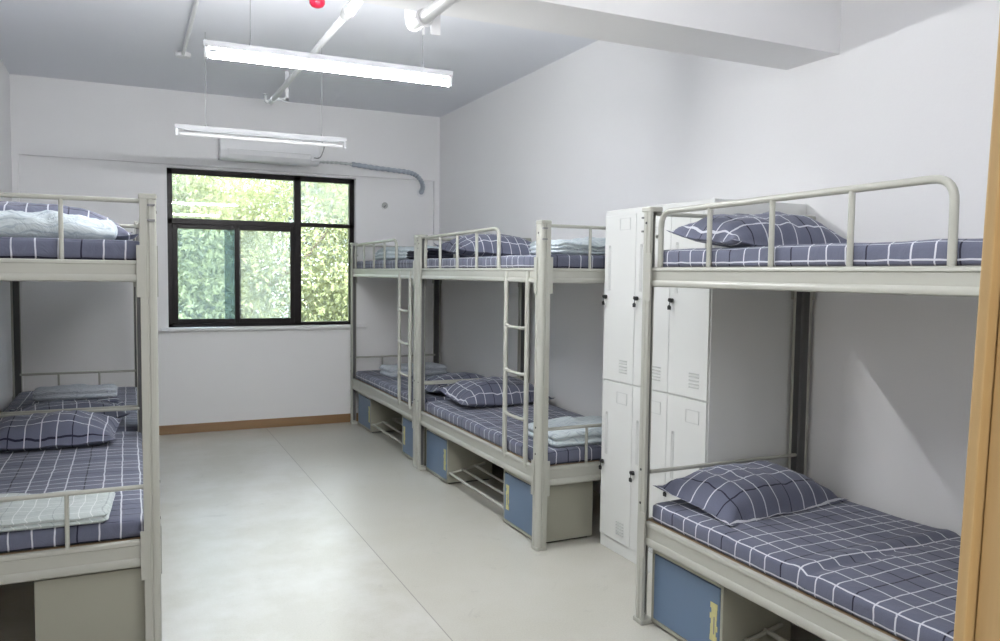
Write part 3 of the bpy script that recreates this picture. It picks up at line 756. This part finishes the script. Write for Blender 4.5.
# wide pipe under the beam
wp = thing('drain_pipe', 'thick white pipe with a collar under the ceiling beam', 'pipe', (0, 0, 0))
c0, c1 = Vector((1.082, 2.67, 2.565)), Vector((1.074, 3.045, 2.565)); d_ = (c1-c0).normalized()
obj('pipe_body', tube(B(), [c0-d_*.9, c1], .026, 20), M['whitepipe'], wp, smooth=True)
obj('coupling', tube(B(), [c0+d_*.0, c0+d_*.05], .031, 20), M['whitepipe'], wp, smooth=True)
bm = B(); n_ = 24; cc = c1-d_*.03
tube(bm, [cc+Vector((math.cos(2*PI*k/n_)*.031, 0, math.sin(2*PI*k/n_)*.031)) for k in range(n_+1)], .006, 8)
tube(bm, [cc+Vector((-.012, -.02, -.045)), cc+Vector((-.012, -.02, -.075))], .006, 8)
obj('clamp_ring', bm, M['white'], wp, smooth=True)
bm = B(); box(bm, c1.x+.028, c1.x+.070, 3.02, 3.028, 2.505, 2.612); obj('clamp_plate', bm, M['white'], wp, bevel=.002)
bm = B(); tube(bm, rounded([tuple(c1-d_*.01), tuple(c1+d_*.13), (c1.x-.01, c1.y+.135, ZC)], .06, 5), .024, 16)
obj('elbow', bm, M['whitepipe'], wp, smooth=True)

# ------------------------------------------------------------------ outside
struct('ground', box(B(), -40, 50, YW+.3, 70, -3.6, -3.5), M['ground'])
def tree(loc, h, cr, seed, mat, nleaf, label, lean=0.0):
    rnd = random.Random(seed)
    t = thing('tree', label, 'tree', loc, 0, 'trees outside the window')
    bm = B()
    tr = [(lean*k/6*h*.2+rnd.uniform(-.08, .08), rnd.uniform(-.08, .08), h*.85*k/6) for k in range(7)]
    tube(bm, tr, [.13*(1-.8*k/6) for k in range(7)], 8)
    tips = []
    for k in range(16):
        z = h*rnd.uniform(.25, .8); i = min(5, int(z/(h*.85)*6)); p = Vector(tr[i]).lerp(Vector(tr[i+1]), .5); p.z = z
        a = rnd.uniform(0, 2*PI); r_ = cr*rnd.uniform(.5, .95)
        q = p + Vector((math.cos(a)*r_, math.sin(a)*r_, r_*rnd.uniform(.2, 1.0))); m_ = p.lerp(q, .5)+Vector((0, 0, -.1*r_))
        tube(bm, [p, m_, q], [.05, .034, .014], 6); tips += [m_, q, p.lerp(q, .75)]
    obj('trunk', bm, M['bark'], t, smooth=True)
    vs = []; fs = []
    for k in range(nleaf):
        if rnd.random() < .7:
            c = rnd.choice(tips); p = Vector(c)+Vector((rnd.gauss(0, .38), rnd.gauss(0, .38), rnd.gauss(0, .34)))
        else:
            a = rnd.uniform(0, 2*PI); b_ = rnd.uniform(-1, 1); rr_ = cr*rnd.uniform(.6, 1)
            p = Vector((math.cos(a)*rr_*math.sqrt(1-b_*b_), math.sin(a)*rr_*math.sqrt(1-b_*b_), h*.58+b_*h*.42))
        l_ = rnd.uniform(.032, .064); w_ = l_*.45
        e_ = Euler((rnd.uniform(-1.2, 1.2), rnd.uniform(-1.2, 1.2), rnd.uniform(0, 6.28))).to_matrix()
        i = len(vs)
        for q in ((-l_, 0, 0), (0, -w_, .01), (l_, 0, -.01), (0, w_, .01)): vs.append(p+e_@Vector(q))
        fs.append((i, i+1, i+2, i+3))
    me = bpy.data.meshes.new('foliage'); me.from_pydata(vs, [], fs); me.materials.append(mat)
    link(bpy.data.objects.new('foliage', me), t)
    return t
TS = [(2.3, 14.0, 7.2, 2.3, 'leaf_yellow', 'yellow-green leafy tree straight outside the middle of the window'),
      (5.3, 14.6, 7.6, 2.2, 'leaf_yellow', 'yellow-green tree seen through the right-hand window panes'),
      (.2, 15.0, 6.9, 2.3, 'leaf_green', 'green tree seen through the left-hand window panes'),
      (3.7, 18.2, 9.2, 2.9, 'leaf_grey', 'grey-green tree behind the others, outside the window centre'),
      (8.2, 16.8, 8.6, 2.7, 'leaf_green', 'green tree farthest right outside the window'),
      (-2.6, 17.0, 8.4, 2.8, 'leaf_grey', 'grey-green tree farthest left outside the window'),
      (.9, 20.5, 9.6, 3.0, 'leaf_green', 'tall green tree at the back left outside the window'),
      (6.8, 21.5, 9.6, 3.1, 'leaf_grey', 'tall grey-green tree at the back right outside the window')]
for i, (x, y, h, cr, mt, lb) in enumerate(TS):
    t = tree((x, y, -3.5), h, cr, 11+i, M[mt], 34000 if i < 3 else 28000, lb, lean=random.uniform(-1, 1))

# ------------------------------------------------------------------ light and world
w = bpy.data.worlds.new('World'); sc.world = w; w.use_nodes = True
bg = w.node_tree.nodes['Background']; bg.inputs[0].default_value = (.86, .93, 1.0, 1); bg.inputs[1].default_value = 10
s = bpy.data.lights.new('Sun', 'SUN'); s.energy = 6; s.angle = .06; s.color = (1, .96, .88)
so = bpy.data.objects.new('Sun', s); link(so); so.rotation_euler = Euler((math.radians(48), 0, math.radians(-22)))

# ------------------------------------------------------------------ camera
f, yaw, pit, ro, H = 791.2206, math.radians(25.1834), math.radians(3.3568), math.radians(.6747), 1.56
c, s_ = math.cos(yaw), math.sin(yaw); cp, sp_ = math.cos(pit), math.sin(pit)
R = Vector((c, -s_, 0)); F = Vector((s_*cp, c*cp, -sp_)); U = Vector((s_*sp_, c*sp_, cp))
R2 = R*math.cos(ro)+U*math.sin(ro); U2 = U*math.cos(ro)-R*math.sin(ro)
cam = bpy.data.cameras.new('Camera'); co = bpy.data.objects.new('Camera', cam); link(co)
cam.sensor_width = 36; cam.lens = f*36/1000*1.002; cam.clip_start = .02
co.matrix_world = Matrix(((R2.x, U2.x, -F.x, 0), (R2.y, U2.y, -F.y, 0), (R2.z, U2.z, -F.z, H), (0, 0, 0, 1)))
sc.camera = co

sc.view_settings.view_transform = 'Standard'; sc.view_settings.look = 'None'
sc.view_settings.gamma = 1; sc.view_settings.use_curve_mapping = False
sc.view_settings.exposure = 0.06
